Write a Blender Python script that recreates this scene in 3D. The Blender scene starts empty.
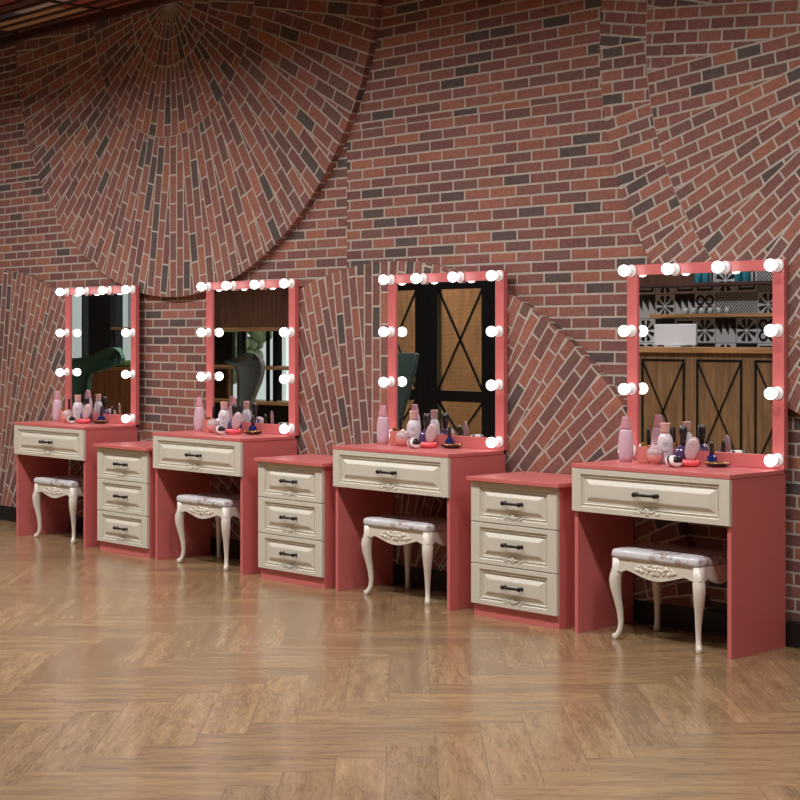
import bpy, bmesh, math, random
from mathutils import Vector, Matrix
random.seed(4)
PI = math.pi
C = bpy.context.scene.collection
sc = bpy.context.scene

# ------------------------------------------------------------------ colour
def lin(c):
    c = c / 255
    return c / 12.92 if c <= .04045 else ((c + .055) / 1.055) ** 2.4
def rgb(r, g, b): return (lin(r), lin(g), lin(b), 1)

# ------------------------------------------------------------------ node helper
class G:
    def __init__(s, name):
        s.m = bpy.data.materials.new(name); s.m.use_nodes = True
        s.t = s.m.node_tree; s.n = s.t.nodes; s.l = s.t.links
        s.b = s.n['Principled BSDF']
    def put(s, sock, v):
        if hasattr(v, 'is_output') or isinstance(v, bpy.types.NodeSocket): s.l.new(v, sock)
        else: sock.default_value = v
    def f(s, op, a, b=None, c=None):
        n = s.n.new('ShaderNodeMath'); n.operation = op
        s.put(n.inputs[0], a)
        if b is not None: s.put(n.inputs[1], b)
        if c is not None: s.put(n.inputs[2], c)
        return n.outputs[0]
    def add(s, a, b): return s.f('ADD', a, b)
    def sub(s, a, b): return s.f('SUBTRACT', a, b)
    def mul(s, a, b): return s.f('MULTIPLY', a, b)
    def div(s, a, b): return s.f('DIVIDE', a, b)
    def floor(s, a): return s.f('FLOOR', a)
    def frac(s, a): return s.f('FRACT', a)
    def mn(s, a, b): return s.f('MINIMUM', a, b)
    def mx(s, a, b): return s.f('MAXIMUM', a, b)
    def lt(s, a, b): return s.f('LESS_THAN', a, b)
    def gt(s, a, b): return s.f('GREATER_THAN', a, b)
    def sel(s, t, a, b):  # t=1 -> a
        return s.add(s.mul(t, a), s.mul(s.sub(1.0, t), b))
    def smooth(s, x, a, b):
        n = s.n.new('ShaderNodeMapRange'); n.interpolation_type = 'SMOOTHSTEP'
        s.put(n.inputs[0], x); n.inputs[1].default_value = a; n.inputs[2].default_value = b
        return n.outputs[0]
    def vec(s, x, y, z=0.0):
        n = s.n.new('ShaderNodeCombineXYZ')
        s.put(n.inputs[0], x); s.put(n.inputs[1], y); s.put(n.inputs[2], z); return n.outputs[0]
    def pos(s, kind='Object'):
        n = s.n.new('ShaderNodeTexCoord'); m = s.n.new('ShaderNodeSeparateXYZ')
        s.l.new(n.outputs[kind], m.inputs[0]); s.P = n.outputs[kind]
        return m.outputs[0], m.outputs[1], m.outputs[2]
    def white(s, v):
        n = s.n.new('ShaderNodeTexWhiteNoise'); n.noise_dimensions = '3D'; s.l.new(v, n.inputs[0])
        return n.outputs[0]
    def noise(s, v, scale, detail=3, rough=.5):
        n = s.n.new('ShaderNodeTexNoise'); s.l.new(v, n.inputs['Vector'])
        n.inputs['Scale'].default_value = scale; n.inputs['Detail'].default_value = detail
        n.inputs['Roughness'].default_value = rough
        return n.outputs[0]
    def ramp(s, f, stops, const=False):
        n = s.n.new('ShaderNodeValToRGB'); r = n.color_ramp
        if const: r.interpolation = 'CONSTANT'
        while len(r.elements) < len(stops): r.elements.new(1)
        for e, (p, c) in zip(r.elements, stops): e.position = p; e.color = c
        s.put(n.inputs[0], f); return n.outputs[0]
    def mix(s, t, a, b, mode='MIX'):
        n = s.n.new('ShaderNodeMix'); n.data_type = 'RGBA'; n.blend_type = mode
        s.put(n.inputs[0], t); s.put(n.inputs[6], a); s.put(n.inputs[7], b); return n.outputs[2]
    def hsv(s, col, v):
        n = s.n.new('ShaderNodeHueSaturation'); s.put(n.inputs['Color'], col); s.put(n.inputs['Value'], v)
        return n.outputs[0]
    def bump(s, h, dist, strength=1.0):
        n = s.n.new('ShaderNodeBump'); n.inputs['Distance'].default_value = dist
        n.inputs['Strength'].default_value = strength
        s.l.new(h, n.inputs['Height']); s.l.new(n.outputs[0], s.b.inputs['Normal'])
    def out(s, col=None, rough=None, metal=None, spec=None):
        if col is not None: s.put(s.b.inputs['Base Color'], col)
        if rough is not None: s.put(s.b.inputs['Roughness'], rough)
        if metal is not None: s.b.inputs['Metallic'].default_value = metal
        if spec is not None: s.b.inputs['Specular IOR Level'].default_value = spec
        return s.m

def paint(name, col, rough=.45, metal=0, var=.04, coat=0, spec=.5):
    g = G(name); g.pos()
    n = g.noise(g.P, 14, 3)
    v = g.add(1 - var, g.mul(n, 2 * var))
    g.out(g.hsv(col, v), rough, metal, spec)
    g.b.inputs['Coat Weight'].default_value = coat
    g.b.inputs['Coat Roughness'].default_value = .12
    return g.m

# ------------------------------------------------------------------ brick
BL, BH, MT = .178, .0548, .0108
def brick_finish(g, u, v, hv, idz, extra=None, BL=BL):
    row = g.floor(g.div(v, hv))
    fv = g.mul(g.frac(g.div(v, hv)), hv)
    uo = g.add(g.div(u, BL), g.mul(g.f('FLOORED_MODULO', row, 2.0), .5))
    uo = g.add(uo, g.mul(g.white(g.vec(row, idz, 7.0)), .12))
    col = g.floor(uo); fu = g.mul(g.frac(uo), BL)
    d = g.mn(g.mn(fu, g.sub(BL, fu)), g.mn(fv, g.sub(hv, fv)))
    if extra is not None: d = g.mn(d, extra)
    wob = g.mul(g.sub(g.noise(g.P, 60, 3, .6), .5), .006)
    d = g.add(d, wob)
    mask = g.smooth(d, MT / 2 - .0012, MT / 2 + .0012)
    w = g.white(g.vec(col, row, idz)); w2 = g.white(g.vec(row, col, g.add(idz, 3.3)))
    c = g.ramp(w, [(0, rgb(84, 72, 69)), (.085, rgb(108, 79, 73)), (.24, rgb(130, 86, 78)), (.46, rgb(140, 91, 80)),
                   (.66, rgb(120, 80, 75)), (.85, rgb(146, 95, 78)), (.92, rgb(112, 75, 71))], True)
    n1 = g.noise(g.P, 45, 5, .7); n2 = g.noise(g.P, 220, 2, .6)
    val = g.add(.05, g.add(g.mul(n1, 1.15), g.add(g.mul(n2, .55), g.mul(w2, .18))))
    c = g.hsv(c, val)
    spots = g.smooth(g.noise(g.P, 95, 2, .5), .70, .76)
    c = g.mix(g.mul(spots, .35), c, rgb(170, 158, 145))
    mort = g.hsv(rgb(174, 162, 151), g.add(.8, g.mul(g.noise(g.P, 30, 4), .4)))
    g.out(g.mix(mask, mort, c), .85, 0, .25)
    h = g.add(mask, g.add(g.mul(n1, .3), g.mul(w2, .2)))
    g.bump(h, .007, .8)
    return g.m

def brick_wall(name):
    g = G(name); x, y, z = g.pos()
    # the courses start afresh at the vertical joints of the wall
    s = g.add(g.mul(g.gt(x, -6.776), .06), g.mul(g.gt(z, 2.445), .091))
    s2 = g.add(g.mul(g.gt(x, -6.776), .02), g.mul(g.gt(z, 2.445), .019))
    return brick_finish(g, g.add(x, s), g.add(z, s2), BH, 0.0, g.add(g.f('ABSOLUTE', g.sub(z, 2.445)), .0025))

def brick_fan(name, cx, cz, da, BL, BH, seam=99.0, rings=None):
    g = G(name); x, y, z = g.pos()
    dx = g.sub(x, cx); dz = g.sub(z, cz)
    r = g.f('SQRT', g.add(g.mul(dx, dx), g.mul(dz, dz)))
    ang = g.f('ARCTAN2', dx, g.sub(0.0, dz))
    ang = g.add(ang, 20.0 * da)
    far = g.gt(r, seam)
    a = g.sub(ang, g.mul(far, da * .5))
    k = g.floor(g.div(a, da))
    la = g.sub(a, g.mul(k, da))
    u = g.mul(r, g.f('COSINE', la)); v = g.add(g.mul(r, g.f('SINE', la)), 20 * BH)
    u = g.add(u, g.mul(g.white(g.vec(k, 1.0, far)), BL))
    wedge = g.mul(g.mul(g.sub(da, la), r), 1.3)
    hv = BH; idz = g.add(k, g.mul(far, 60.0))
    ringj = g.add(g.f('ABSOLUTE', g.sub(r, seam)), .0032)
    ex = g.mn(wedge, ringj)
    if rings:
        r1, r2, r3 = rings
        inn = g.lt(r, r3)
        dai = g.sel(g.lt(r, r1), 2 * PI / 30, g.sel(g.lt(r, r2), 2 * PI / 40, 2 * PI / 64))
        hv = g.sel(inn, g.mul(r, dai), BH)
        v = g.sel(inn, g.mul(g.div(ang, dai), hv), v)
        rid = g.add(g.lt(r, r1), g.lt(r, r2))
        u = g.sel(inn, r, u)
        idz = g.sel(inn, g.add(rid, 200.0), idz)
        rj = g.mn(g.f('ABSOLUTE', g.sub(r, r1)), g.mn(g.f('ABSOLUTE', g.sub(r, r2)), g.add(g.f('ABSOLUTE', g.sub(r, r3)), .003)))
        ex = g.sel(inn, g.mn(rj, 1.0), g.mn(wedge, g.add(g.sub(r, r3), .003)))
    tn = g.n.new('ShaderNodeTexCoord'); sn = g.n.new('ShaderNodeSeparateXYZ'); g.l.new(tn.outputs['Normal'], sn.inputs[0])
    rim = g.lt(g.f('ABSOLUTE', sn.outputs[1]), .5)      # the narrow edge shows one brick end per course
    u = g.sel(rim, g.add(y, .06), u); ex = g.sel(rim, 1.0, ex)
    return brick_finish(g, u, v, hv, idz, ex, BL)

# ------------------------------------------------------------------ other materials
CAMTH = 0.81703
def floor_mat():
    g = G('herringbone_oak'); x, y, z = g.pos()
    c_, s_ = math.cos(CAMTH), math.sin(CAMTH)
    W = .155; n = 5.0
    u = g.add(g.div(g.add(g.mul(x, c_), g.mul(y, s_)), W), 200.3)
    v = g.add(g.div(g.add(g.mul(x, -s_), g.mul(y, c_)), W), 200.6)
    i = g.floor(u); j = g.floor(v)
    k = g.f('FLOORED_MODULO', g.sub(i, j), 2 * n)
    hz = g.lt(k, n)
    i0 = g.sub(i, k); j0 = g.sub(j, g.sub(2 * n - 1, k))
    al = g.sel(hz, g.sub(u, i0), g.sub(v, j0)); ac = g.sel(hz, g.sub(v, j), g.sub(u, i))
    idv = g.vec(g.sel(hz, i0, i), g.sel(hz, j, j0), hz)
    w = g.white(idv)
    gv = g.vec(g.add(g.mul(al, .22), g.mul(w, 50)), g.add(g.mul(ac, 1.5), g.mul(w, 31)), g.mul(w, 9))
    warp = g.noise(gv, 2.2, 3)
    gv2 = g.vec(g.mul(al, .07), g.add(g.mul(ac, 1.0), g.add(g.mul(warp, .5), g.mul(w, 17))), g.mul(w, 5))
    rings = g.f('SINE', g.mul(g.add(g.mul(ac, .6), g.add(g.mul(warp, 3.4), w)), 26.0))
    fine = g.noise(gv2, 22, 4, .65)
    tone = g.add(g.mul(fine, .55), g.add(g.mul(warp, .45), g.mul(rings, .03)))
    c = g.ramp(tone, [(.32, rgb(110, 87, 61)), (.5, rgb(144, 116, 84)), (.68, rgb(165, 137, 102))])
    c = g.hsv(c, g.add(.86, g.mul(w, .25)))
    e = g.mul(g.mn(g.mn(al, g.sub(n, al)), g.mn(ac, g.sub(1.0, ac))), W)
    line = g.smooth(e, .0004, .0022)
    c = g.mix(g.add(.2, g.mul(line, .8)), rgb(98, 78, 60), c)
    g.out(c, g.add(.23, g.mul(fine, .06)), 0, .55); g.b.inputs['Coat Weight'].default_value = .35; g.b.inputs['Coat Roughness'].default_value = .17
    g.bump(g.add(line, g.mul(g.noise(g.P, 3, 2), .15)), .0005, .5)
    return g.m

def wood(name, a, b, axis=2, rough=.5, sc_=1.0):
    g = G(name); x, y, z = g.pos()
    q = [x, y, z]; q = [g.mul(t, 2.0 * sc_ if i == axis else 22.0 * sc_) for i, t in enumerate(q)]
    n = g.noise(g.vec(*q), 1.2, 5, .6)
    g.out(g.ramp(n, [(.3, a), (.7, b)]), rough)
    return g.m

def ceiling_mat():
    g = G('ceiling_boards'); x, y, z = g.pos()
    row = g.floor(g.div(g.add(y, .17), .12)); col = g.floor(g.add(g.div(x, 1.1), g.mul(g.white(g.vec(row, 0.0, 0.0)), 1.0)))
    w = g.white(g.vec(row, col, 2.0))
    c = g.ramp(w, [(0, rgb(120, 60, 50)), (.3, rgb(84, 52, 46)), (.5, rgb(150, 80, 62)), (.68, rgb(176, 166, 168)), (.8, rgb(60, 72, 110)), (.9, rgb(176, 144, 108))], True)
    c = g.hsv(c, g.add(.8, g.mul(g.noise(g.P, 12, 4), .8)))
    return g.out(c, .6)

def tile_mat():
    g = G('patterned_tiles'); x, y, z = g.pos(); T = .21
    u = g.add(g.div(x, T), 100.0); v = g.add(g.div(z, T), 10.0)
    i = g.floor(u); j = g.floor(v); w = g.white(g.vec(i, j, 1.0))
    p = g.sub(g.frac(u), .5); q = g.sub(g.frac(v), .5)
    ap, aq = g.f('ABSOLUTE', p), g.f('ABSOLUTE', q)
    rr = lambda a, b: g.f('SQRT', g.add(g.mul(a, a), g.mul(b, b)))
    ring = g.lt(g.f('ABSOLUTE', g.sub(rr(g.sub(ap, .22), g.sub(aq, .22)), .17)), .055)
    r0 = rr(p, q); an = g.f('ARCTAN2', p, q)
    star = g.mul(g.gt(g.f('ABSOLUTE', g.f('SINE', g.mul(an, 4.0))), .6), g.mul(g.lt(r0, .46), g.gt(r0, .08)))
    tri = g.gt(g.add(g.frac(g.mul(g.add(p, .5), 3.0)), g.mul(q, 2.0)), .6)
    key = g.gt(g.frac(g.mul(g.mx(ap, aq), 5.0)), .5)
    dots = g.gt(g.mul(g.f('SINE', g.mul(p, 44.0)), g.f('SINE', g.mul(q, 44.0))), 0.0)
    c1 = g.sel(g.lt(w, .25), ring, g.sel(g.lt(w, .45), star, g.sel(g.lt(w, .65), tri, g.sel(g.lt(w, .82), key, dots))))
    col = g.mix(c1, rgb(196, 196, 198), rgb(22, 22, 24))
    e = g.mn(g.mn(g.sub(.5, ap), g.sub(.5, aq)), 1.0)
    col = g.mix(g.smooth(e, .01, .02), rgb(120, 120, 118), col)
    return g.out(col, .3)

def fabric_mat():
    g = G('floral_satin'); x, y, z = g.pos()
    n = g.noise(g.P, 11, 4, .6); n2 = g.noise(g.P, 42, 4, .65)
    patch = g.mul(g.smooth(n, .45, .54), g.mul(.75, g.smooth(n2, .46, .55)))
    c = g.mix(patch, rgb(200, 199, 200), rgb(134, 100, 92))
    fl = g.mul(g.smooth(n, .54, .60), g.smooth(n2, .58, .64))
    c = g.mix(fl, c, rgb(160, 136, 118))
    g.out(c, .32, 0, .5); g.b.inputs['Coat Weight'].default_value = .3
    g.bump(n2, .002, .3)
    return g.m

def emit(name, col, s):
    g = G(name)
    g.out(col, .3)
    g.b.inputs['Emission Color'].default_value = col
    g.b.inputs['Emission Strength'].default_value = s
    return g.m

def glassy(name, tint, rough=.05, trans=.6):
    g = G(name); g.pos()
    g.out(g.hsv(tint, g.add(.95, g.mul(g.noise(g.P, 9, 2), .1))), rough)
    g.b.inputs['Transmission Weight'].default_value = trans
    return g.m

def pane_mat():
    g = G('clear_pane')
    tr = g.n.new('ShaderNodeBsdfTransparent'); gl = g.n.new('ShaderNodeBsdfGlossy')
    gl.inputs['Roughness'].default_value = .02
    mx = g.n.new('ShaderNodeMixShader')
    tr.inputs[0].default_value = (.93, .96, .94, 1)
    mx.inputs[0].default_value = .06; g.l.new(tr.outputs[0], mx.inputs[1]); g.l.new(gl.outputs[0], mx.inputs[2])
    g.l.new(mx.outputs[0], g.n['Material Output'].inputs[0])
    return g.m

M = dict(
    coral=paint('coral_lacquer', rgb(200, 105, 104), .36, 0, .02, .15),
    cream=paint('cream_lacquer', rgb(202, 196, 182), .36, 0, .02, .1),
    ivory=paint('ivory_painted_wood', rgb(212, 204, 192), .3, 0, .03, .3),
    bronze=paint('dark_bronze', rgb(44, 38, 34), .4, .7),
    ceramic=paint('white_ceramic', rgb(228, 222, 222), .3, 0, .01, .3),
    bulb=emit('lit_bulb', rgb(255, 250, 248), 3.6),
    mirror=None, fabric=fabric_mat(),
    black=paint('black_paint', rgb(18, 17, 17), .5),
    blackmetal=paint('black_metal', rgb(20, 20, 21), .35, .4),
    gold=paint('gold_metal', rgb(196, 150, 84), .25, .9),
    lilac=paint('lilac_plastic', rgb(204, 172, 186), .4, 0, .02, .3),
    pinkcap=paint('dusty_pink_cap', rgb(196, 140, 150), .35, 0, .02, .3),
    rosecap=paint('rose_beige_cap', rgb(206, 158, 152), .3, 0, .02, .2),
    white=paint('white_plastic', rgb(214, 200, 206), .35, 0, .02, .2),
    print=paint('grey_print', rgb(120, 108, 112), .6),
    salmon=glassy('salmon_glass', rgb(226, 140, 130), .12, .35),
    peach=paint('peach_plastic', rgb(222, 152, 144), .3, 0, .02, .2),
    mauve=paint('pale_mauve_plastic', rgb(180, 150, 152), .35, 0, .02, .2),
    purple=glassy('purple_glass', rgb(98, 76, 122), .05, .45),
    navy=glassy('navy_glass', rgb(34, 50, 112), .05, .35),
    red=paint('glossy_pink_red', rgb(240, 92, 102), .15, 0, .02, .6),
    tray=paint('dark_palette', rgb(44, 34, 32), .25, .2, .02, .4),
    powder=paint('bronze_powder', rgb(140, 104, 76), .8, 0, .2),
    floor=floor_mat(), tiles=tile_mat(),
    oak=wood('oak_board', rgb(120, 84, 50), rgb(168, 126, 80), 0),
    oakpanel=wood('oak_panel', rgb(84, 60, 38), rgb(136, 102, 66), 2),
    walnut=wood('walnut_panel', rgb(56, 34, 24), rgb(92, 58, 38), 2),
    chestnut=wood('chestnut_board', rgb(112, 66, 38), rgb(164, 104, 62), 2),
    darkwood=wood('dark_red_wood', rgb(44, 22, 18), rgb(70, 34, 28), 0),
    plaster=paint('beige_plaster', rgb(150, 136, 118), .8),
    tan=paint('tan_render', rgb(206, 188, 142), .8, 0, .12),
    greenf=paint('dark_green_velvet', rgb(44, 60, 58), .6, 0, .08),
    greenl=paint('deep_green_leather', rgb(84, 128, 110), .5, 0, .08),
    greyf=paint('dark_grey_leather', rgb(84, 88, 86), .4, 0, .08),
    grass=paint('green_cushion_cloth', rgb(74, 104, 44), .8, 0, .2),
    screen=paint('silver_plastic', rgb(196, 198, 202), .3, .1),
    teal=glassy('teal_glass', rgb(60, 150, 170), .08, .4),
    tealp=paint('grey_glaze', rgb(150, 156, 156), .3),
    facade=paint('pale_facade', rgb(206, 208, 206), .8, 0, .05),
    window_dark=paint('grey_window', rgb(96, 104, 112), .3),
    leaf=paint('leaf_green', rgb(120, 130, 90), .7, 0, .4),
    ground=paint('grey_pavement', rgb(150, 148, 142), .8, 0, .1),
    pane=pane_mat(), lampwhite=emit('ceiling_lamp_glow', rgb(255, 236, 214), 2.2),
    lampwarm=emit('warm_lamp_glow', rgb(255, 226, 170), 9),
)
g = G('silvered_mirror'); g.out((.86, .87, .87, 1), .0, 1.0); M['mirror'] = g.m
# white roll with dark bands
g = G('banded_roll'); x, y, z = g.pos()
t = g.gt(g.f('SINE', g.add(g.mul(x, 150.0), g.mul(z, 90.0))), .45)
M['banded'] = g.out(g.mix(t, rgb(236, 226, 226), rgb(34, 28, 30)), .3)

# ------------------------------------------------------------------ mesh helper
class MB:
    def __init__(s): s.b = bmesh.new()
    def box(s, x0, x1, y0, y1, z0, z1, bev=0):
        t = bmesh.new()
        vs = [t.verts.new(p) for p in ((x0,y0,z0),(x1,y0,z0),(x1,y1,z0),(x0,y1,z0),(x0,y0,z1),(x1,y0,z1),(x1,y1,z1),(x0,y1,z1))]
        for f in ((3,2,1,0),(4,5,6,7),(0,1,5,4),(1,2,6,5),(2,3,7,6),(3,0,4,7)): t.faces.new([vs[i] for i in f])
        if bev: bmesh.ops.bevel(t, geom=t.edges[:], offset=bev, segments=2, profile=.5, affect='EDGES')
        s.merge(t); return s
    def merge(s, t, mat=None):
        if mat is not None: bmesh.ops.transform(t, matrix=mat, verts=t.verts[:])
        me = bpy.data.meshes.new('t'); t.to_mesh(me); t.free(); s.b.from_mesh(me); bpy.data.meshes.remove(me)
    def lathe(s, prof, n=24, sx=1, sy=1, cen=(0, 0), mat=None, smooth=True):
        t = bmesh.new(); rings = []
        for r, z in prof:
            if r < 1e-5: rings.append([t.verts.new((cen[0], cen[1], z))])
            else: rings.append([t.verts.new((cen[0] + r * sx * math.cos(2*PI*k/n), cen[1] + r * sy * math.sin(2*PI*k/n), z)) for k in range(n)])
        for a, b in zip(rings, rings[1:]):
            for k in range(n):
                k2 = (k + 1) % n
                if len(a) == 1 and len(b) == 1: continue
                if len(a) == 1: f = [a[0], b[k2], b[k]]
                elif len(b) == 1: f = [a[k], a[k2], b[0]]
                else: f = [a[k], a[k2], b[k2], b[k]]
                try: t.faces.new(f).smooth = smooth
                except ValueError: pass
        if len(rings[0]) > 1: t.faces.new(rings[0][::-1])
        if len(rings[-1]) > 1: t.faces.new(rings[-1])
        bmesh.ops.recalc_face_normals(t, faces=t.faces[:])
        s.merge(t, mat); return s
    def tube(s, pts, rad, n=10, sq=None):
        pts = [Vector(p) for p in pts]; t = bmesh.new(); rings = []
        if not hasattr(rad, '__len__'): rad = [rad] * len(pts)
        up = None
        for i, p in enumerate(pts):
            d = (pts[min(i+1, len(pts)-1)] - pts[max(i-1, 0)]).normalized()
            if up is None: up = Vector((0, 0, 1)) if abs(d.z) < .8 else Vector((1, 0, 0))
            a = d.cross(up).normalized(); b = a.cross(d).normalized(); up = b
            rings.append([t.verts.new(p + (a * math.cos(2*PI*k/n) + b * math.sin(2*PI*k/n)) * rad[i]) for k in range(n)])
        for A, B in zip(rings, rings[1:]):
            for k in range(n): t.faces.new([A[k], A[(k+1)%n], B[(k+1)%n], B[k]]).smooth = True
        t.faces.new(rings[0][::-1]); t.faces.new(rings[-1])
        bmesh.ops.recalc_face_normals(t, faces=t.faces[:])
        s.merge(t); return s
    def prism(s, poly, y0, y1, mat=None):   # polygon in x,z extruded along y
        t = bmesh.new()
        a = [t.verts.new((x, y0, z)) for x, z in poly]; b = [t.verts.new((x, y1, z)) for x, z in poly]
        t.faces.new(a); t.faces.new(b[::-1]); n = len(poly)
        for k in range(n): t.faces.new([a[k], b[k], b[(k+1)%n], a[(k+1)%n]])
        bmesh.ops.recalc_face_normals(t, faces=t.faces[:])
        s.merge(t, mat); return s
    def ball(s, c, rx, ry=None, rz=None, n=16):
        ry = ry or rx; rz = rz or rx
        return s.lathe([(math.sin(PI*k/8), -math.cos(PI*k/8)) for k in range(9)], n, mat=Matrix.Translation(c) @ Matrix.Diagonal((rx, ry, rz, 1)))
    def build(s, name, mat, parent=None, loc=None):
        me = bpy.data.meshes.new(name); s.b.to_mesh(me); s.b.free(); me.materials.append(mat)
        o = bpy.data.objects.new(name, me); C.objects.link(o)
        if parent: o.parent = parent
        if loc: o.location = loc
        return o

def tag(o, label, cat, group=None):
    o['label'] = label; o['category'] = cat
    if group: o['group'] = group
    return o
def thing(name, label, cat, loc=(0,0,0), rz=0, group=None):
    o = bpy.data.objects.new(name, None); C.objects.link(o); o.location = loc; o.rotation_euler = (0, 0, rz)
    o.empty_display_size = .05
    return tag(o, label, cat, group)
def struct(name, mb, mat, label=None):
    o = mb.build(name, mat); o['kind'] = 'structure'
    if label: o['label'] = label
    return o
def copy_tree(o, parent=None):
    c = o.copy(); C.objects.link(c)
    if parent: c.parent = parent
    for ch in [q for q in kids.get(o.name, [])]: copy_tree(ch, c)
    return c
kids = {}
def index():
    kids.clear()
    for q in bpy.data.objects:
        if q.parent: kids.setdefault(q.parent.name, []).append(q)
def dup(root, loc, label, rz=None, group=None):
    c = copy_tree(root); c.location = loc; c['label'] = label
    if rz is not None: c.rotation_euler = (0, 0, rz)
    if group: c['group'] = group
    return c

# ================================================================== SETTING
XL, XR, CEIL = -18.6, 1.6, 3.44
struct('floor', MB().box(XL - .2, XR + .2, -5.1, .2, -.1, 0).box(-12.0, XR + .2, -7.2, -5.1, -.1, 0), M['floor'])
struct('wall_back', MB().box(XL, XR, 0, .2, 0, CEIL), brick_wall('red_brick_wall'), 'red brick wall with pale mortar behind the dressing tables')
struct('wall_left', MB().box(XL - .2, XL, -5.1, .2, 0, CEIL), M['plaster'])
struct('wall_right', MB().box(XR, XR + .2, -7.2, .2, 0, CEIL), M['plaster'])
struct('wall_front', MB().box(-12.0, XR, -7.2, -7.0, 0, CEIL), M['tan'])
mb = MB()   # window wall on the left part of the room, with two openings
Y0, Y1 = -5.1, -4.95
mb.box(XL, -17.9, Y0, Y1, 0, CEIL); mb.box(-15.7, -14.7, Y0, Y1, 0, CEIL); mb.box(-12.9, -12.0, Y0, Y1, 0, CEIL)
mb.box(-17.9, -15.7, Y0, Y1, 0, .9); mb.box(-17.9, -15.7, Y0, Y1, 2.5, CEIL)
mb.box(-14.7, -12.9, Y0, Y1, 0, .3); mb.box(-14.7, -12.9, Y0, Y1, 2.4, CEIL)
mb.box(-12.0, -11.85, -7.0, Y1, 0, CEIL)
struct('wall_window_side', mb, M['walnut'])
def window(name, x0, x1, z0, z1, cols):
    mb = MB(); w = .03
    mb.box(x0, x1, Y0+.03, Y1-.02, z0, z0+w); mb.box(x0, x1, Y0+.03, Y1-.02, z1-w, z1)
    for k in [0] + cols + [1]:
        x = x0 + (x1 - x0 - w) * k; mb.box(x, x + w, Y0+.03, Y1-.02, z0+w, z1-w)
    o = struct(name, mb, M['blackmetal'])
    MB().box(x0+w, x1-w, Y0+.07, Y0+.076, z0+w, z1-w).build('window_pane', M['pane'], o)
window('window_1', -17.9, -15.7, .9, 2.5, [.33, .66])
window('window_2', -14.7, -12.9, .3, 2.4, [.35, .7])

# ceiling: coloured boards hung between black rails
struct('ceiling', MB().box(XL - .2, XR + .2, -5.1, .2, CEIL, CEIL + .1).box(-12.0, XR + .2, -7.2, -5.1, CEIL, CEIL + .1), ceiling_mat(), 'ceiling of mixed dark stained boards')
mb = MB()
y = -.16
while y > -4.9:
    mb.box(XL, XR, y - .022, y, CEIL - .014, CEIL); y -= .12
for k in range(18): mb.box(XL + .6 + k*1.12, XL + .62 + k*1.12, -4.9, -.1, CEIL - .012, CEIL)
struct('trim_1', mb, M['darkwood'], 'black and dark red rails below the ceiling boards')
struct('trim_2', MB().box(XL, XR, -.09, 0, CEIL - .045, CEIL), M['darkwood'], 'dark red edge board along the top of the brick wall')
struct('baseboard_back', MB().box(XL, XR, -.048, 0, 0, .103), M['black'])

# raised brick fans on the wall
FT = .043
def fan(idx, cx, cz, R, zlo, zhi, mat, label):
    pts = []; n = 180
    for k in range(n):
        a = 2*PI*k/n; pts.append((cx + R*math.sin(a), cz - R*math.cos(a)))
    def clip(P, f):
        out = []
        for i, p in enumerate(P):
            q = P[(i+1) % len(P)]; a, b = f(p), f(q)
            if a >= 0: out.append(p)
            if (a >= 0) != (b >= 0):
                t = a/(a-b); out.append((p[0]+(q[0]-p[0])*t, p[1]+(q[1]-p[1])*t))
        return out
    pts = clip(pts, lambda p: p[1]-zlo); pts = clip(pts, lambda p: zhi-p[1]); pts = clip(pts, lambda p: XR-.01-p[0])
    o = struct('trim_%d' % idx, MB().prism(pts, -FT, 0), mat, label); return o
fan(3, -8.364, 3.477, 1.918, .1, CEIL - .046, brick_fan('brick_fan_upper', -8.40, 3.42, 2*PI/46, .178, .072, 99.0, (.25, .42, .86)), 'large brick half disc hanging from the ceiling with bricks fanning from its centre')
fan(4, -3.096, 2.662, 1.838, .1, CEIL - .046, brick_fan('brick_fan_right', -3.096, 2.662, 2*PI/34, .128, .0545, 1.565), 'raised round brick fan at the right above the table with the tile reflection')
fan(5, -6.392, -.414, 2.128, .104, 3, brick_fan('brick_fan_middle', -6.392, -.414, 2*PI/50, .17, .064), 'raised brick arch fan standing on the floor behind the middle tables')
fan(6, -10.58, -.3, 2.092, .104, 3, brick_fan('brick_fan_left', -10.58, -.3, 2*PI/50, .178, .066), 'raised brick fan at the far left end of the wall')

# ================================================================== VANITY TABLE
VX = [-9.571, -7.978, -6.362, -4.745]
W, FR, BK, H, MTOP = .843, -.46, -.058, .75, 1.639
def drawer_front(x0, x1, z0, z1, y, th=.018, small=False):
    """front slab with a routed border and raised field; y = front plane"""
    a = .050 if not small else .056; q = .023 if not small else .021
    L = [(0, 0, th), (0, 0, .0015), (.0015, .0015, 0), (a, q, 0), (a + .003, q + .003, .008), (a + .009, q + .009, .009),
         (a + .012, q + .012, .005), (a + .017, q + .016, .0105), (a + .024, q + .024, .0105), (a + .050, q + .042, .0008), (a + .054, q + .046, .0)]
    t = bmesh.new(); rings = []
    for ix, iz, d in L:
        rings.append([t.verts.new(p) for p in ((x0+ix, y+d, z0+iz), (x1-ix, y+d, z0+iz), (x1-ix, y+d, z1-iz), (x0+ix, y+d, z1-iz))])
    for A, B in zip(rings, rings[1:]):
        for k in range(4): t.faces.new([A[k], A[(k+1)%4], B[(k+1)%4], B[k]])
    t.faces.new(rings[-1]); t.faces.new(rings[0][::-1])
    bmesh.ops.recalc_face_normals(t, faces=t.faces[:])
    mb = MB(); mb.merge(t); return mb
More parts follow.
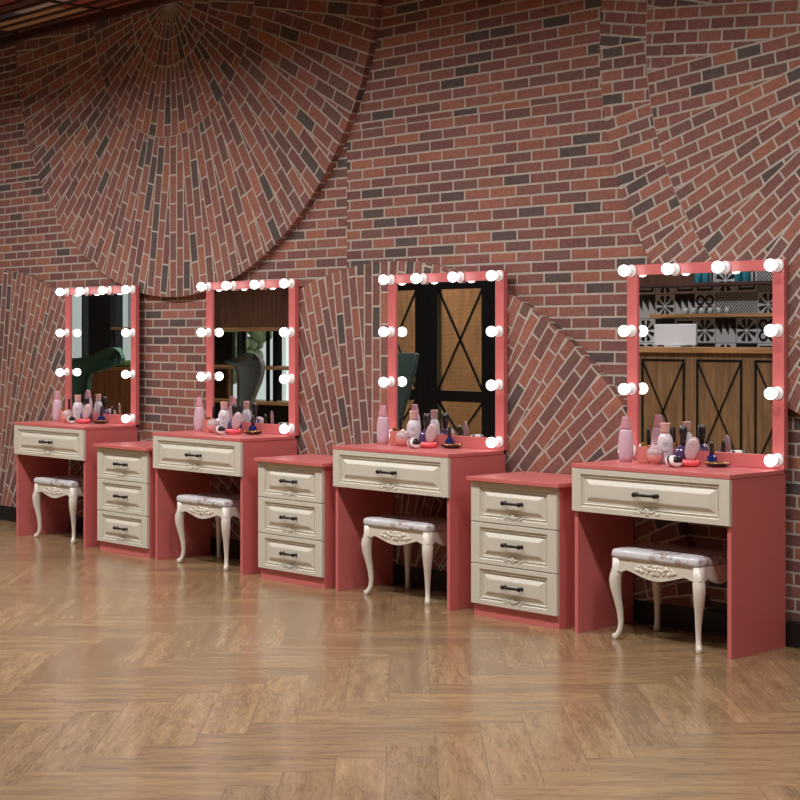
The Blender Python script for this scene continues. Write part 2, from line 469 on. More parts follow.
def handle_mesh(x, y, z, L=.12):
    mb = MB(); h = L/2
    for s in (-1, 1):
        mb.lathe([(.0095, 0), (.0095, .003), (.006, .006), (.006, .016), (.0105, .020), (.0105, .026), (.006, .031), (0, .032)], 14,
                 mat=Matrix.Translation((x + s*(h-.008), y, z)) @ Matrix.Rotation(PI/2, 4, 'X'))
    pts = []; rs = []
    for k in range(13):
        t = k/12*2-1; pts.append((x + t*(h-.006), y - .022 - .003*(1-t*t), z)); rs.append(.0038 + .0030*(1-t*t)**2 + (.002 if abs(abs(t)-.62) < .06 else 0))
    mb.tube(pts, rs, 10)
    return mb
def carving(x, y, z, s=1.0, rich=False):
    """small carved spray: centre flower with leaves to both sides"""
    mb = MB()
    for k in range(6):
        a = 2*PI*k/6; mb.ball((x + .009*s*math.cos(a), y, z + .009*s*math.sin(a)), .0062*s, .003*s, .0062*s, 10)
    mb.ball((x, y - .001, z), .005*s, .0045*s, .005*s, 10)
    for sg in (-1, 1):
        for k in range(4):
            q = Matrix.Translation((x + sg*(.019 + .0115*k)*s, y, z + (.005*math.sin(k*2.1) - .0012*k)*s)) @ Matrix.Rotation(sg*(.5 - .45*(k % 2)*2), 4, 'Y') @ Matrix.Diagonal(((.0095-.0012*k)*s, .0028*s, .0048*s, 1))
            mb.lathe([(math.sin(PI*i/6), -math.cos(PI*i/6)) for i in range(7)], 10, mat=q)
    if rich:
        for sg in (-1, 1):
            for k in range(7):
                q = Matrix.Translation((x + sg*(.010 + .0085*k)*s, y, z + (.0105 - .0013*k)*s*(1 if k % 2 else -1))) @ Matrix.Rotation(sg*(.7 if k % 2 else -.7), 4, 'Y') @ Matrix.Diagonal((.0075*s, .0022*s, .0030*s, 1))
                mb.lathe([(math.sin(PI*i/6), -math.cos(PI*i/6)) for i in range(7)], 8, mat=q)
    return mb
def make_vanity():
    root = thing('vanity_table', '', 'dressing table', (VX[3], 0, 0))
    MB().box(0, W, FR - .004, -.076, H - .018, H, .0015).build('tabletop', M['coral'], root)
    for x in (0.004, W - .024): MB().box(x, x + .02, FR + .014, BK, 0, H - .0185, .0008).build('side_panel', M['coral'], root)
    # the closed drawer box between the side panels
    d = drawer_front(.002, W - .002, .541, .7305, FR - .003).build('drawer', M['cream'], root)
    MB().box(.03, W - .03, FR + .017, -.09, .60, .7305).build('drawer_box', M['coral'], root)
    handle_mesh(W/2, FR - .002, .638, .125).build('handle', M['bronze'], d)
    carving(W/2, FR - .0035, .566, 1.15).build('carved_ornament', M['cream'], d)
    # mirror
    mb = MB(); fw = .058; ft = .047; y0, y1 = -.075, -.047
    mb.box(0, fw, y0, y1, H + .0005, MTOP, .001); mb.box(W - fw, W, y0, y1, H + .0005, MTOP, .001)
    mb.box(fw, W - fw, y0, y1, MTOP - ft, MTOP, .001); mb.box(fw, W - fw, y0, y1, H + .0005, H + fw, .001)
    mb.box(fw, W - fw, -.062, y1, H + fw, MTOP - ft)
    fr = mb.build('mirror_frame', M['coral'], root)
    MB().box(fw - .0, W - fw, -.066, -.0625, H + fw, MTOP - ft).build('mirror_glass', M['mirror'], fr)
    # bulbs: holder (with collar) and round globe
    hb = MB().lathe([(.029, 0), (.0295, .004), (.026, .008), (.024, .008), (.0235, .011), (.020, .012), (.0165, .016), (.016, .026), (0, .026)], 24, mat=Matrix.Rotation(PI/2, 4, 'X'))
    h0 = hb.build('bulb_holder', M['ceramic'], root)
    R = .0262
    prof = [(.0115, .020), (.0125, .028)] + [(R*math.sin(a), .058 - R*math.cos(a)) for a in [PI*k/14 for k in range(3, 14)]] + [(0, .058 + R)]
    b0 = MB().lathe(prof, 24, mat=Matrix.Rotation(PI/2, 4, 'X')).build('light_bulb', M['bulb'], h0)
    zs = (1.337, 1.072, .79)
    spots = [(.029, 1.612), (.275, 1.612), (.545, 1.612), (.814, 1.612)] + [(.029, z) for z in zs] + [(.814, z) for z in zs]
    for k, (x, z) in enumerate(spots):
        if k == 0: h = h0
        else:
            h = h0.copy(); C.objects.link(h); b = b0.copy(); C.objects.link(b); b.parent = h
        h.location = (x, y0, z)
    return root
V = make_vanity()
WHICH = ['the leftmost, farthest table', 'the second table from the left', 'the table reflecting black-framed doors', 'the nearest table on the right']
VL = ['coral lighted mirror dressing table at the far left end of the row',
      'coral lighted mirror dressing table second from left, mirror showing shelves',
      'coral lighted mirror dressing table whose mirror shows black framed doors with crosses',
      'coral lighted mirror dressing table nearest at the right, mirror showing patterned tiles']
index()
V['label'] = VL[3]; V['group'] = 'coral dressing tables along the brick wall'
for k in range(3): dup(V, (VX[k], 0, 0), VL[k])

# ================================================================== DRAWER CABINET
def make_cabinet():
    root = thing('drawer_cabinet', '', 'drawer cabinet', (VX[2] + 1, 0, 0))
    body = MB().box(-.008, .524, -.437, -.06, 0, .636, .001).build('cabinet_body', M['coral'], root)
    MB().box(-.022, .552, -.478, -.06, .6365, .6545, .0015).build('cabinet_top', M['coral'], root)
    for z0, z1 in ((.059, .2465), (.2505, .4415), (.4455, .6335)):
        d = drawer_front(-.012, .5235, z0, z1, -.4555, .018, True).build('drawer', M['cream'], root)
        handle_mesh(.262, -.4545, (z0+z1)/2 + .004, .118).build('handle', M['bronze'], d)
        carving(.256, -.456, z0 + .032, 1.0).build('carved_ornament', M['cream'], d)
    return root
CB = make_cabinet()
index()
CL = ['coral and cream three drawer cabinet between the two leftmost tables',
      'coral and cream three drawer cabinet between the second and third tables from left',
      'coral and cream three drawer cabinet nearest the viewer, beside the right hand table']
CB['label'] = CL[2]; CB['group'] = 'three drawer cabinets between the tables'
for k in range(2): dup(CB, (VX[k] + 1, 0, 0), CL[k])

# ================================================================== STOOL
def make_stool():
    root = thing('vanity_stool', '', 'stool', (VX[3], 0, 0))
    x0, x1, y0, y1 = .0, .428, -.272, .0        # leg centres
    # cushion
    mb = MB(); t = bmesh.new()
    n = 12; a, b = x0 - .027, x1 + .014; c, d = y0 - .024, y1 + .024
    vs = {}
    prof = [(0, .347, 0), (0.0, .352, -.004), (0.0, .372, -.004), (.004, .380, 0), (.02, .386, 0)]
    def rect(i, z):
        out = []; r = .022
        for cxs, cys, a0 in ((b - r, c + r, -PI/2), (b - r, d - r, 0), (a + r, d - r, PI/2), (a + r, c + r, PI)):
            for k in range(5):
                an = a0 + PI/2*k/4
                px, py = cxs + r*math.cos(an), cys + r*math.sin(an)
                mx_, my_ = (a+b)/2, (c+d)/2
                out.append(t.verts.new((mx_ + (px-mx_)*(1 - i/((b-a)/2)), my_ + (py-my_)*(1 - i/((d-c)/2)), z)))
        return out
    R = [rect(i, z) for i, z in ((.005, .355), (0, .359), (-.002, .366), (0, .382), (.003, .388), (.009, .392), (.04, .396), (.11, .3975))]
    for A, B in zip(R, R[1:]):
        for k in range(len(A)): t.faces.new([A[k], A[(k+1) % len(A)], B[(k+1) % len(A)], B[k]]).smooth = True
    t.faces.new(R[-1]).smooth = True; t.faces.new(R[0][::-1])
    bmesh.ops.recalc_face_normals(t, faces=t.faces[:]); mb.merge(t)
    mb.build('seat_cushion', M['fabric'], root)
    # apron, each side scalloped
    mb = MB()
    def scallop(L):
        pts = [(0, .3545)]; pts.append((L, .3545)); m = 28
        for k in range(m + 1):
            s_ = 1 - k/m; q = abs(s_ - .5)*2
            z = .300 - .026*max(0, math.cos(min(q/.62, 1)*PI/2))**1.2 + (.006*math.sin((q-.62)/.38*PI*2) if q > .62 else 0) - (.008 if q > .93 else 0)
            pts.append((s_*L, z))
        return pts
    mb.prism(scallop(x1-x0), -.009, .009, Matrix.Translation((x0, y0 - .006, 0)))
    mb.prism(scallop(x1-x0), -.009, .009, Matrix.Translation((x0, y1 + .006, 0)))
    for xx in (x0 - .006, x1 + .006):
        mb.prism(scallop(y1-y0), -.009, .009, Matrix.Translation((xx, y0, 0)) @ Matrix.Rotation(PI/2, 4, 'Z'))
    ap = mb.build('seat_apron', M['ivory'], root)
    o = carving((x0+x1)/2, y0 - .016, .320, 1.7, True); o.build('carved_ornament', M['ivory'], ap)
    # cabriole legs
    key = [(.3545, 0, .0225), (.30, .001, .0235), (.285, .008, .0255), (.26, .014, .025), (.22, .012, .022), (.17, .001, .0165), (.12, -.010, .0135),
           (.075, -.014, .0115), (.045, -.010, .0115), (.026, .000, .013), (.013, .010, .0145), (.004, .014, .0125), (0, .015, .010)]
    for sx, lx in ((-1, x0), (1, x1)):
        for sy, ly in ((-1, y0), (1, y1)):
            mb = MB(); t = bmesh.new(); rings = []
            for z, off, r in key:
                cx_, cy_ = lx + sx*off*.62, ly + sy*off*.62
                p = 2.6 if z > .1 else 2.1
                ring = []
                for k in range(16):
                    an = 2*PI*k/16; cc, ss = math.cos(an), math.sin(an)
                    ring.append(t.verts.new((cx_ + r*math.copysign(abs(cc)**(2/p), cc), cy_ + r*math.copysign(abs(ss)**(2/p), ss), z)))
                rings.append(ring)
            for A, B in zip(rings, rings[1:]):
                for k in range(16): t.faces.new([A[k], A[(k+1)%16], B[(k+1)%16], B[k]]).smooth = True
            t.faces.new(rings[0]); t.faces.new(rings[-1])
            bmesh.ops.recalc_face_normals(t, faces=t.faces[:]); mb.merge(t)
            mb.ball((lx + sx*.012, ly + sy*.012, .013), .010, .010, .0125, 12)
            mb.box(lx - .0235, lx + .0235, ly - .0235, ly + .0235, .298, .303, .0015)
            mb.build('leg', M['ivory'], root)
    return root
ST = make_stool()
SL = ['ivory carved stool with floral satin seat under the far left dressing table',
      'ivory carved stool with floral satin seat under the second dressing table from left',
      'ivory carved stool with floral satin seat under the table reflecting black framed doors',
      'ivory carved stool with floral satin seat under the nearest table at the right']
spot = [(.180, -.116), (.211, -.135), (.212, -.130), (.236, -.156)]
index()
ST.location = (VX[3] + spot[3][0], spot[3][1], 0); ST['label'] = SL[3]; ST['group'] = 'ivory stools under the tables'
for k in range(3): dup(ST, (VX[k] + spot[k][0], spot[k][1], 0), SL[k])

# ================================================================== COSMETICS
def P(name, cat): return thing(name, '', cat)
def it_lotion():
    r = P('lotion_bottle', 'bottle')
    MB().lathe([(.022, 0), (.026, .003), (.0285, .03), (.0295, .07), (.028, .105), (.0235, .135), (.0215, .143)], 28, 1.25, 1).build('bottle_body', M['lilac'], r)
    MB().lathe([(.0215, .1435), (.021, .150), (.019, .168), (.0155, .185), (.0145, .196), (.0125, .201), (0, .2015)], 28, 1.25, 1).build('cap', M['pinkcap'], r)
    return r
def it_perfume():
    r = P('perfume_bottle', 'perfume')
    MB().box(-.026, .026, -.016, .016, 0, .074, .003).build('bottle_body', M['salmon'], r)
    MB().box(-.013, .013, -.010, .010, .0745, .09, .002).build('collar', M['gold'], r)
    return r
def it_mascara():
    r = P('mascara_tube', 'mascara')
    MB().lathe([(.008, 0), (.0085, .002), (.0085, .075), (.008, .077)], 16).build('tube_body', M['gold'], r)
    MB().lathe([(.0078, .0775), (.0078, .145), (.006, .150), (0, .1505)], 16).build('cap', M['black'], r)
    return r
def it_jar():
    r = P('cream_jar', 'jar'); R = .036
    a = [(R*math.sin(t), .037 - .037*math.cos(t)) for t in [PI*k/20 for k in range(3, 10)]]
    MB().lathe(a + [(.036, .037), (.036, .039)], 30).build('jar_base', M['peach'], r)
    b = [(.0362, .0395), (.0362, .042)] + [(R*math.cos(t), .042 + .036*math.sin(t)) for t in [PI*k/20 for k in range(1, 10)]] + [(0, .078)]
    MB().lathe(b, 30).build('lid', M['mauve'], r)
    return r
def it_white():
    r = P('toner_bottle', 'bottle')
    MB().lathe([(.025, 0), (.029, .003), (.032, .03), (.034, .075), (.0325, .095), (.027, .112), (.018, .123), (.0165, .126)], 28, 1, .8).build('bottle_body', M['white'], r)
    MB().lathe([(.0195, .1265), (.019, .132), (.0205, .158), (.022, .164), (.0215, .168), (0, .1685)], 28, 1, .85).build('cap', M['rosecap'], r)
    mb = MB()
    for z, w in ((.086, .010), (.080, .014), (.072, .008), (.052, .012), (.048, .007)):
        pts = []
        for k in range(5):
            t = (k/4*2-1)*w/.034; pts.append((.0335*math.sin(t), -.0335*.8*math.cos(t) - .0006, z))
        mb.tube(pts, .0008, 6)
    mb.build('printed_label', M['print'], r)
    return r
def it_purple():
    r = P('perfume_flask', 'perfume')
    MB().lathe([(.022, 0), (.028, .004), (.034, .022), (.034, .038), (.027, .055), (.013, .064), (.010, .068)], 24, 1, .75).build('bottle_body', M['purple'], r)
    MB().lathe([(.011, .0685), (.012, .074), (.009, .078), (.012, .084), (.015, .114), (.014, .128), (.009, .134), (0, .1345)], 18).build('stopper', M['tray'], r)
    return r
def it_roll():
    r = MB().lathe([(.012, -.034), (.020, -.032), (.0225, -.02), (.0225, .02), (.020, .032), (.012, .034)], 24, mat=Matrix.Translation((0, 0, .0225)) @ Matrix.Rotation(PI/2, 4, 'Y')).build('ribbon_roll', M['banded'])
    return tag(r, '', 'ribbon roll')
def it_compact():
    r = P('compact_mirror', 'compact')
    MB().lathe([(.028, 0), (.036, .004), (.040, .014), (.037, .026), (.028, .024), (0, .022)], 28, 1.1, .85).build('compact_base', M['red'], r)
    q = Matrix.Translation((.006, .026, .0665)) @ Matrix.Rotation(math.radians(14), 4, 'Y') @ Matrix.Rotation(math.radians(84), 4, 'X')
    MB().lathe([(.9, -.0035), (1.0, 0), (.95, .0035), (.5, .005), (0, .0055)], 28, .0275, .047, mat=q).build('compact_lid', M['mauve'], r)
    MB().box(-.008, .020, .022, .030, .014, .034, .001).build('hinge', M['gold'], r)
    return r
def it_navy():
    r = P('nail_polish_bottle', 'nail polish')
    MB().lathe([(.015, 0), (.021, .004), (.0235, .018), (.020, .034), (.014, .040), (.0095, .045)], 8, smooth=False).build('bottle_body', M['navy'], r)
    MB().lathe([(.009, .0455), (.0105, .050), (.0075, .085), (.0045, .100), (0, .101)], 14).build('cap', M['tray'], r)
    return r
def it_palette():
    r = P('makeup_palette', 'palette')
    MB().lathe([(.024, 0), (.036, .003), (.048, .012), (.050, .016), (.046, .0155), (.034, .007), (0, .006)], 32, 1, .72).build('dish', M['tray'], r)
    pts = [(.0495*math.cos(2*PI*k/32), .0356*math.sin(2*PI*k/32), .016) for k in range(33)]
    MB().tube(pts, .0016, 6).build('gold_rim', M['gold'], r)
    for sx in (-.018, .001, .019): MB().lathe([(.0085, .0085), (.0095, .012), (.008, .0135), (0, .0135)], 16, cen=(sx, -.002)).build('powder_pan', M['powder'], r)
    return r
items = [
    (it_lotion, (.082, -.185), 0, 'tall lilac lotion bottle with a pink cap on ', 'lotion bottles'),
    (it_perfume, (.206, -.212), .3, 'small square salmon glass perfume bottle on ', 'square salmon perfume bottles'),
    (it_mascara, (.190, -.160), 0, 'slim gold tube with a black cap on ', 'black capped gold tubes'),
    (it_jar, (.285, -.232), 0, 'round jar, peach below with pale lid, on ', 'round cream jars'),
    (it_white, (.272, -.145), .7, 'white toner bottle with rose beige cap on ', 'white toner bottles'),
    (it_purple, (.362, -.135), .7, 'purple glass flask with a tall dark stopper on ', 'purple perfume flasks'),
    (it_roll, (.437, -.300), -.35, 'white roll with black bands lying on ', 'banded ribbon rolls'),
    (it_compact, (.462, -.222), .45, 'open compact with red base and pale oval lid on ', 'open compacts'),
    (it_navy, (.500, -.148), .2, 'small faceted navy bottle with dark cap on ', 'navy nail polish bottles'),
    (it_palette, (.566, -.162), .6, 'dark oval palette dish with gold rim on ', 'gold rimmed palettes'),
]
items[8] = (it_navy, (.497, -.108), .2, items[8][3], items[8][4])
SCL = {it_white: 1.06, it_purple: 1.25, it_roll: 1.12, it_compact: 1.12, it_palette: 1.16, it_navy: 1.1, it_jar: 1.06}
roots = [f() for f, *_ in items]
index()
for r, (f, (x, y), rz, lab, grp) in zip(roots, items):
    for k in (3, 0, 1, 2):
        jx, jy = ((0, 0), (.006, -.004), (-.005, .004), (.003, .003))[k]
        if k == 3: jx = jy = 0
        loc = (VX[k] + x + jx, y + jy, H + .0003)
        if k == 3:
            r.scale = (SCL.get(f, 1),)*3; r.location = loc; r.rotation_euler = (0, 0, rz); r['label'] = lab + WHICH[k]; r['group'] = grp + ' on the tables'
        else: dup(r, loc, lab + WHICH[k], rz)

# ================================================================== WHAT THE MIRRORS SHOW (other side of the room)
# ---- bar counter with crossed panels, seen in the right hand mirror
bar = thing('bar_counter', 'oak bar counter with black crossed panels, reflected in the right hand mirror', 'counter', (-8.0, -4.75, 0))
MB().box(-1.4, 1.45, -.30, .15, .1, 1.185, .002).build('counter_body', M['oakpanel'], bar)
MB().box(-1.45, 1.5, -.36, .19, 1.186, 1.23, .003).build('counter_top', M['oak'], bar)
MB().box(-1.38, 1.4, -.28, .10, 0, .0995).build('plinth', M['black'], bar)
for x0 in (-.795, -.255, .285, .825, -1.325):
    x1 = x0 + .425; z0, z1, w = .30, 1.135, .016; mb = MB(); y0, y1 = .150, .158
    mb.box(x0, x1, y0, y1, z0, z0+w); mb.box(x0, x1, y0, y1, z1-w, z1); mb.box(x0, x0+w, y0, y1, z0+w, z1-w); mb.box(x1-w, x1, y0, y1, z0+w, z1-w)
    for a, b in (((x0, z0), (x1, z1)), ((x0, z1), (x1, z0))):
        d = Vector((b[0]-a[0], b[1]-a[1])).normalized(); n_ = Vector((-d.y, d.x))*w*.4
        mb.prism([(a[0]+n_.x+d.x*w, a[1]+n_.y+d.y*w), (b[0]+n_.x-d.x*w, b[1]+n_.y-d.y*w), (b[0]-n_.x-d.x*w, b[1]-n_.y-d.y*w), (a[0]-n_.x+d.x*w, a[1]-n_.y+d.y*w)], y0, y1 - .001)
    mb.build('crossed_trim', M['blackmetal'], bar)
struct('wall_bar', MB().box(-9.7, -6.4, -5.75, -5.5, 0, CEIL), M['tiles'], 'black and white patterned tile wall behind the bar')
MB_ = MB().box(-8.75, -7.0, -5.499, -5.33, 1.475, 1.505, .002)
tag(MB_.build('wall_shelf', M['oak']), 'oak shelf holding small cups on the tiled wall, in the right hand mirror', 'shelf')
tag(MB().box(-9.6, -6.5, -5.499, -5.25, 1.735, 1.762, .002).build('wall_shelf', M['darkwood']), 'dark upper shelf holding teal bottles, in the right hand mirror', 'shelf')
back = MB().box(-9.6, -8.35, -5.499, -5.42, 1.764, 2.1); tag(back.build('bottle_crate', M['walnut']), 'dark brown cabinet on the upper shelf, reflected in the right hand mirror', 'cabinet')
cup = MB().lathe([(.018, 0), (.024, .004), (.026, .05), (.022, .05), (.020, .006), (0, .006)], 16).build('cup', M['tealp'])
tag(cup, 'small pale cup in a row on the oak shelf in the right hand mirror', 'cup', 'cups on the oak shelf')
cup.location = (-8.40, -5.38, 1.5055)
for k in range(1, 6):
    c = cup.copy(); C.objects.link(c); c.location = (-8.40 + .085*k, -5.38, 1.5055)
bt = thing('shelf_bottle', 'teal bottle on the dark upper shelf in the right hand mirror', 'bottle', (-8.25, -5.35, 1.7625), 0, 'bottles on the upper shelf')
MB().lathe([(.03, 0), (.034, .004), (.034, .10), (.014, .13)], 16).build('bottle_body', M['teal'], bt)
MB().lathe([(.013, .1305), (.013, .17), (0, .171)], 16).build('neck', M['black'], bt)
index()
for k, x in enumerate((-8.17, -7.85, -7.77)): dup(bt, (x, -5.35, 1.7625), bt['label'])
mon = thing('computer_monitor', 'silver computer monitor seen from behind on the bar counter', 'monitor', (-8.16, -4.92, 1.2305))
MB().box(-.21, .21, -.012, .012, .012, .185, .004).build('screen_housing', M['screen'], mon)
MB().box(-.025, .025, -.03, -.0125, .0095, .09, .002).build('stand', M['screen'], mon)
MB().box(-.08, .08, -.06, .05, 0, .009, .002).build('foot', M['screen'], mon)

# ---- black framed glazed doors, third mirror
dr = thing('glazed_screen_door', 'black framed glazed screen with crossed bars reflected in the third mirror', 'door', (-10.35, -4.65, 0))
def xdoor(x0, x1):
    mb = MB(); y0, y1 = -.03, .03
    for a, b in ((x0 - .11, x0), (x1, x1 + .11)): mb.box(a, b, y0, y1, 0, 2.6)
    for a, b in ((0, .12), (.725, .825), (1.745, 1.93), (2.5, 2.6)): mb.box(x0, x1, y0, y1, a, b)
    for z0, z1 in ((.825, 1.745), (.12, .725), (1.93, 2.5)):
        for a, b in (((x0, z0), (x1, z1)), ((x0, z1), (x1, z0))):
            d = Vector((b[0]-a[0], b[1]-a[1])).normalized(); n_ = Vector((-d.y, d.x))*.011
            mb.prism([(a[0]+n_.x, a[1]+n_.y), (b[0]+n_.x, b[1]+n_.y), (b[0]-n_.x, b[1]-n_.y), (a[0]-n_.x, a[1]-n_.y)], .005, .018)
    f = mb.build('door_leaf', M['blackmetal'], dr)
    for z0, z1 in ((.825, 1.745), (.12, .725), (1.93, 2.5)): MB().box(x0, x1, -.004, .002, z0, z1).build('glass_pane', M['pane'], f)
xdoor(-.285, .28); xdoor(-1.14, -.575); xdoor(.57, 1.135) if False else None
MB().box(.392, .62, -.03, .03, 0, 2.6).build('post', M['blackmetal'], dr)
MB().box(-.462, -.398, -.03, .03, 0, 2.6).build('post', M['blackmetal'], dr) 
struct('wall_glazed', MB().box(-9.72, -9.64, -7.0, -4.62, 0, CEIL), M['tan'])
for k, (x, z) in enumerate(((-12.2 + 1.0, 1.5), (-10.9, 1.45))):
    pass
lamp = thing('wall_lamp', 'small warm wall lamp behind the glazed screen', 'lamp', (-11.2, -6.97, 1.55))
MB().box(-.03, .03, -.02, .03, -.05, .0).build('bracket', M['gold'], lamp)
MB().ball((0, .06, .04), .05).build('lamp_shade', M['lampwarm'], lamp)

# ---- shelving divider, second mirror
sh = thing('shelf_divider', 'dark brown shelving with oak boards before a window, in the second mirror', 'shelving', (0, 0, 0))
yb0, yb1 = -4.9, -4.6
for z in (.63, .99, 1.385, 2.3): MB().box(-14.7, -12.3, yb0, yb1, z - .015, z + .02, .002).build('shelf_board', M['oak'], sh)
MB().box(-14.7, -12.3, yb0 + .02, yb0 + .06, 1.41, 2.28).build('back_panel', M['walnut'], sh)
MB().box(-14.7, -13.99, yb0 + .02, yb0 + .06, 1.01, 1.365).build('back_panel', M['black'], sh)
MB().box(-14.7, -14.03, yb0 + .02, yb0 + .06, .65, .97).build('back_panel', M['walnut'], sh)
MB().box(-14.7, -12.3, yb0 + .02, yb0 + .06, .0, .61).build('back_panel', M['black'], sh)
for x in (-14.72, -12.3): MB().box(x, x + .02, yb0, yb1, 0, 2.33).build('upright', M['oak'], sh)
for x in (-14.05, ): MB().box(x, x + .03, yb0 + .061, yb0 + .09, .651, .974).build('upright', M['oak'], sh)
for x in (-13.55, -13.15, -13.04):
    MB().box(x, x + .03, yb1 - .06, yb1 - .03, 1.011, 1.369).build('rail', M['blackmetal'], sh)
    MB().box(x, x + .03, yb1 - .06, yb1 - .03, .651, .974).build('rail', M['blackmetal'], sh)

# ---- first mirror: black pillar, cabinet
tag(MB().box(-16.45, -15.99, -4.68, -4.6, 0, CEIL - .051, .004).build('pillar', M['black']), 'square black pillar in front of the window, in the far left mirror', 'pillar')
cb = thing('low_cabinet', 'brown wooden cabinet in front of the black pillar, in the far left mirror', 'cabinet', (-15.55, -4.43, 0))
MB().box(-.37, .45, -.2, .12, 0, .97, .003).build('cabinet_body', M['chestnut'], cb)
for x in (-.36, .045): 
    d = MB().box(x, x + .395, .1205, .135, .03, .95, .002).build('door', M['chestnut'], cb)
    MB().box(x + .19, x + .2, .1355, .15, .5, .6, .001).build('handle', M['gold'], d)
tag(MB().box(-15.98, -15.2, -4.85, -4.6, 1.39, 1.42, .002).build('wall_shelf', M['oak']), 'oak board beside the black pillar in the far left mirror', 'shelf')
tag(MB().box(-15.72, -15.3, -4.52, -4.34, .9705, 1.05, .03).build('bench_cushion', M['grass']), 'green cushion on the brown cabinet in the far left mirror', 'cushion')

# ---- lounge chairs
def chair(name, outline, mat, label, loc, rz, seatz=.40, bulge=.14):
    """outline: (z, xl, xr) rows of a curved shell backrest"""
    r = thing(name, label, 'lounge chair', loc, rz, None)
    t = bmesh.new(); n = 12; rows = []
    for z, a, b in outline:
        rows.append([])
        for k in range(n + 1):
            u_ = k/n; x = a + (b-a)*u_
            y = -bulge*(1-(2*u_-1)**2) - .04*(z - seatz)
            rows[-1].append(Vector((x, y, z)))
    F = [[t.verts.new(p) for p in row] for row in rows]; B = [[t.verts.new(p + Vector((0, -.045, 0))) for p in row] for row in rows]
    m = len(rows)
    for i in range(m-1):
        for k in range(n):
            t.faces.new([F[i][k], F[i][k+1], F[i+1][k+1], F[i+1][k]]).smooth = True
            t.faces.new([B[i][k+1], B[i][k], B[i+1][k], B[i+1][k+1]]).smooth = True
        t.faces.new([F[i][0], F[i+1][0], B[i+1][0], B[i][0]]); t.faces.new([F[i+1][n], F[i][n], B[i][n], B[i+1][n]])
    for k in range(n):
        t.faces.new([F[0][k+1], F[0][k], B[0][k], B[0][k+1]]); t.faces.new([F[-1][k], F[-1][k+1], B[-1][k+1], B[-1][k]])
    bmesh.ops.recalc_face_normals(t, faces=t.faces[:])
    mb = MB(); mb.merge(t); mb.build('backrest', mat, r)
    w = .27
    mb = MB(); mb.lathe([(.18, .30), (.26, .32), (.29, .37), (.28, .42), (.2, .44), (0, .445)], 28, 1, .95, (0, .10)); mb.build('seat', mat, r)
    MB().lathe([(.05, .04), (.022, .06), (.022, .26), (.05, .299)], 16, cen=(0, .10)).build('pedestal', M['blackmetal'], r)
    MB().lathe([(.24, 0), (.24, .012), (.06, .038), (0, .0395)], 28, cen=(0, .10)).build('base_plate', M['blackmetal'], r)
    return r
chair('wing_chair', [(.36, -.25, -.08), (.5, -.25, -.06), (.65, -.25, -.02), (.8, -.24, .04), (.95, -.22, .09), (1.1, -.2, .135), (1.165, -.2, .145), (1.175, -.19, .13)], M['greenf'],
      'dark green narrow backed lounge chair at left edge of the third mirror', (-10.03, -3.6, 0), 0, bulge=.03)
chair('egg_chair', [(.36, -.17, .0), (.55, -.17, .03), (.72, -.17, .04), (.80, -.17, .085), (.88, -.18, .135), (.97, -.2, .17), (1.03, -.24, .178), (1.06, -.42, .172), (1.085, -.40, .16),
      (1.10, -.28, .145), (1.12, -.21, .12), (1.14, -.16, .09), (1.155, -.11, .05), (1.16, -.08, .02)], M['greyf'],
      'grey rounded lounge chair curving across the second mirror', (-12.13, -3.6, 0), 0, bulge=.05)
chair('tub_chair', [(.36, -.5, -.20), (.6, -.55, -.18), (.85, -.58, -.16), (.93, -.58, -.10), (.98, -.57, .20), (1.03, -.55, .43), (1.08, -.52, .465), (1.09, -.3, .47), (1.12, -.08, .45), (1.16, .05, .41), (1.19, .16, .34), (1.2, .2, .28)], M['greenl'],
      'wide dark green lounge chair reflected in the far left mirror', (-14.75, -3.6, 0), 0, bulge=.08)

# ---- outside the windows
bd = thing('apartment_building', 'pale building seen outside the window in the far left mirror', 'building', (-33.0, -14, 0))
MB().box(-5, 5, -3, -.02, -.0995, 9).build('building_wall', M['facade'], bd)
for i in range(6):
    for j in range(4):
        MB().box(-4.2 + 1.5*i, -3.5 + 1.5*i, -.07, .01, -.09 + 1.6*j, .7 + 1.6*j).build('window', M['window_dark'], bd)
tag(MB().box(-60, 6, -13.99, -7.3, -.3, -.1).build('pavement', M['ground']), 'pale paving outside the windows', 'pavement')
mb = MB()
random.seed(9)
for k in range(260):
    a = random.random()*6.28; rr = random.random()**.5*1.0
    mb.ball((rr*math.cos(a), rr*math.sin(a)*.6, 1.6 + random.uniform(-.9, 1.0)*math.sqrt(max(.05, 1-rr*rr))), random.uniform(.06, .14), n=7)
tr = thing('garden_tree', 'leafy tree outside the window in the second mirror', 'tree', (-20.6, -9.6, -.1))
mb.build('foliage', M['leaf'], tr)
MB().tube([(0, 0, .02), (.03, 0, .6), (0, .02, 1.5)], [.09, .07, .05], 10).build('trunk', M['walnut'], tr)

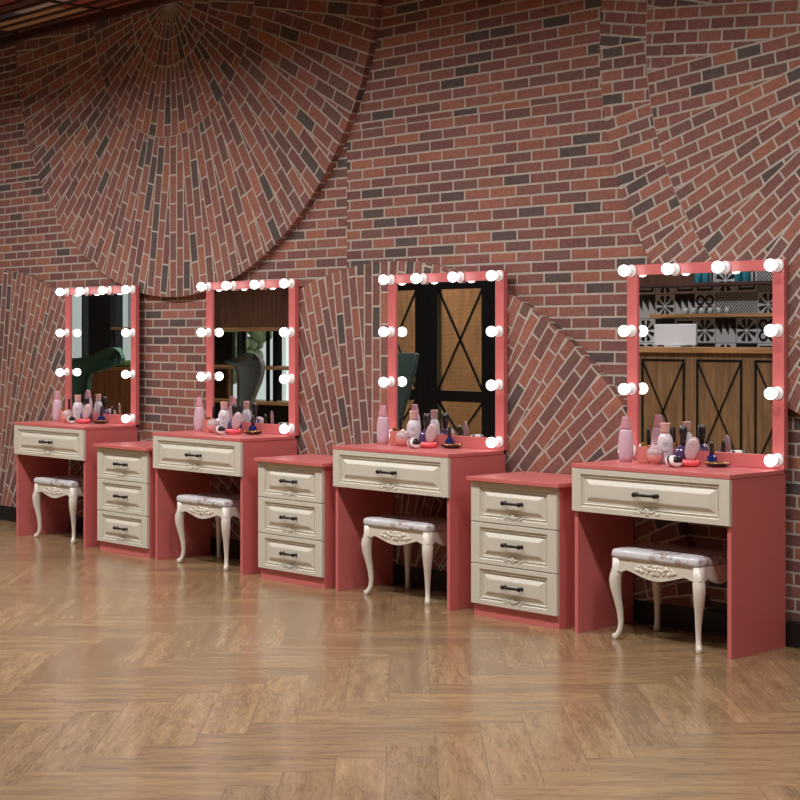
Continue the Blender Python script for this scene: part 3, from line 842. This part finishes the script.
# ================================================================== LIGHTS
def area(name, loc, size, sy, energy, col, rot=(0, 0, 0)):
    l = bpy.data.lights.new(name, 'AREA'); l.shape = 'RECTANGLE'; l.size = size; l.size_y = sy; l.energy = energy; l.color = col
    o = bpy.data.objects.new(name, l); C.objects.link(o); o.location = loc; o.rotation_euler = rot; return o
lampL = ['first from the left', 'second from the left', 'third from the left', 'fourth from the left', 'fifth from the left']
lt = None
for row, (yy, e, xs) in enumerate(((-2.1, 60, (-10.4, -8.2, -6.0, -3.8, -1.6)), (-4.1, 24, (-15.4, -13.2, -10.8, -8.4, -4.5)))):  # second row is added fill, brightening what the mirrors show
    for k, x in enumerate(xs):
        lab = 'long ceiling light panel, %s in the row %s' % (lampL[k], 'near the brick wall' if row == 0 else 'added as far-side fill')
        if lt is None:
            lt = thing('ceiling_light', lab, 'ceiling light', (x, yy, CEIL - .0505), 0, 'ceiling light panels')
            mb = MB(); mb.box(-.62, .62, -.17, -.15, -.06, 0); mb.box(-.62, .62, .15, .17, -.06, 0); mb.box(-.62, -.6, -.15, .15, -.06, 0); mb.box(.6, .62, -.15, .15, -.06, 0)
            mb.build('frame', M['black'], lt)
            MB().box(-.6, .6, -.15, .15, -.03, -.001).build('diffuser', M['lampwhite'], lt)
            index()
        else: dup(lt, (x, yy, CEIL - .0505), lab)
        a = area('panel_light', (x, yy, CEIL - .12), 1.2, .3, (9 if x == -4.5 else e), (1, .985, .98)); a.data.spread = math.radians(162 if row == 0 else 125)

area('hall_fill', (-11.2, -5.9, CEIL - .12), 1.0, .5, 170, (1, .9, .7)).data.spread = math.radians(95)  # added fill without a fixture, brightens the tan wall behind the glazed screen
w = bpy.data.worlds.new('sky'); sc.world = w; w.use_nodes = True
w.node_tree.nodes['Background'].inputs[0].default_value = (.84, .88, .88, 1)
w.node_tree.nodes['Background'].inputs[1].default_value = 1.5

# ================================================================== CAMERA
cam = bpy.data.cameras.new('camera'); co = bpy.data.objects.new('camera', cam); C.objects.link(co)
co.location = (0, -5.958, 1.309); co.rotation_euler = (PI/2, 0, CAMTH)
cam.sensor_width = 36; cam.lens = 1630.42/800*36
cam.shift_y = -(400 - 337.14)/800
cam.clip_start = .05; cam.clip_end = 200
sc.camera = co
vs = sc.view_settings
vs.view_transform = 'Standard'; vs.look = 'None'; vs.exposure = 0.0; vs.gamma = 1; vs.use_curve_mapping = False
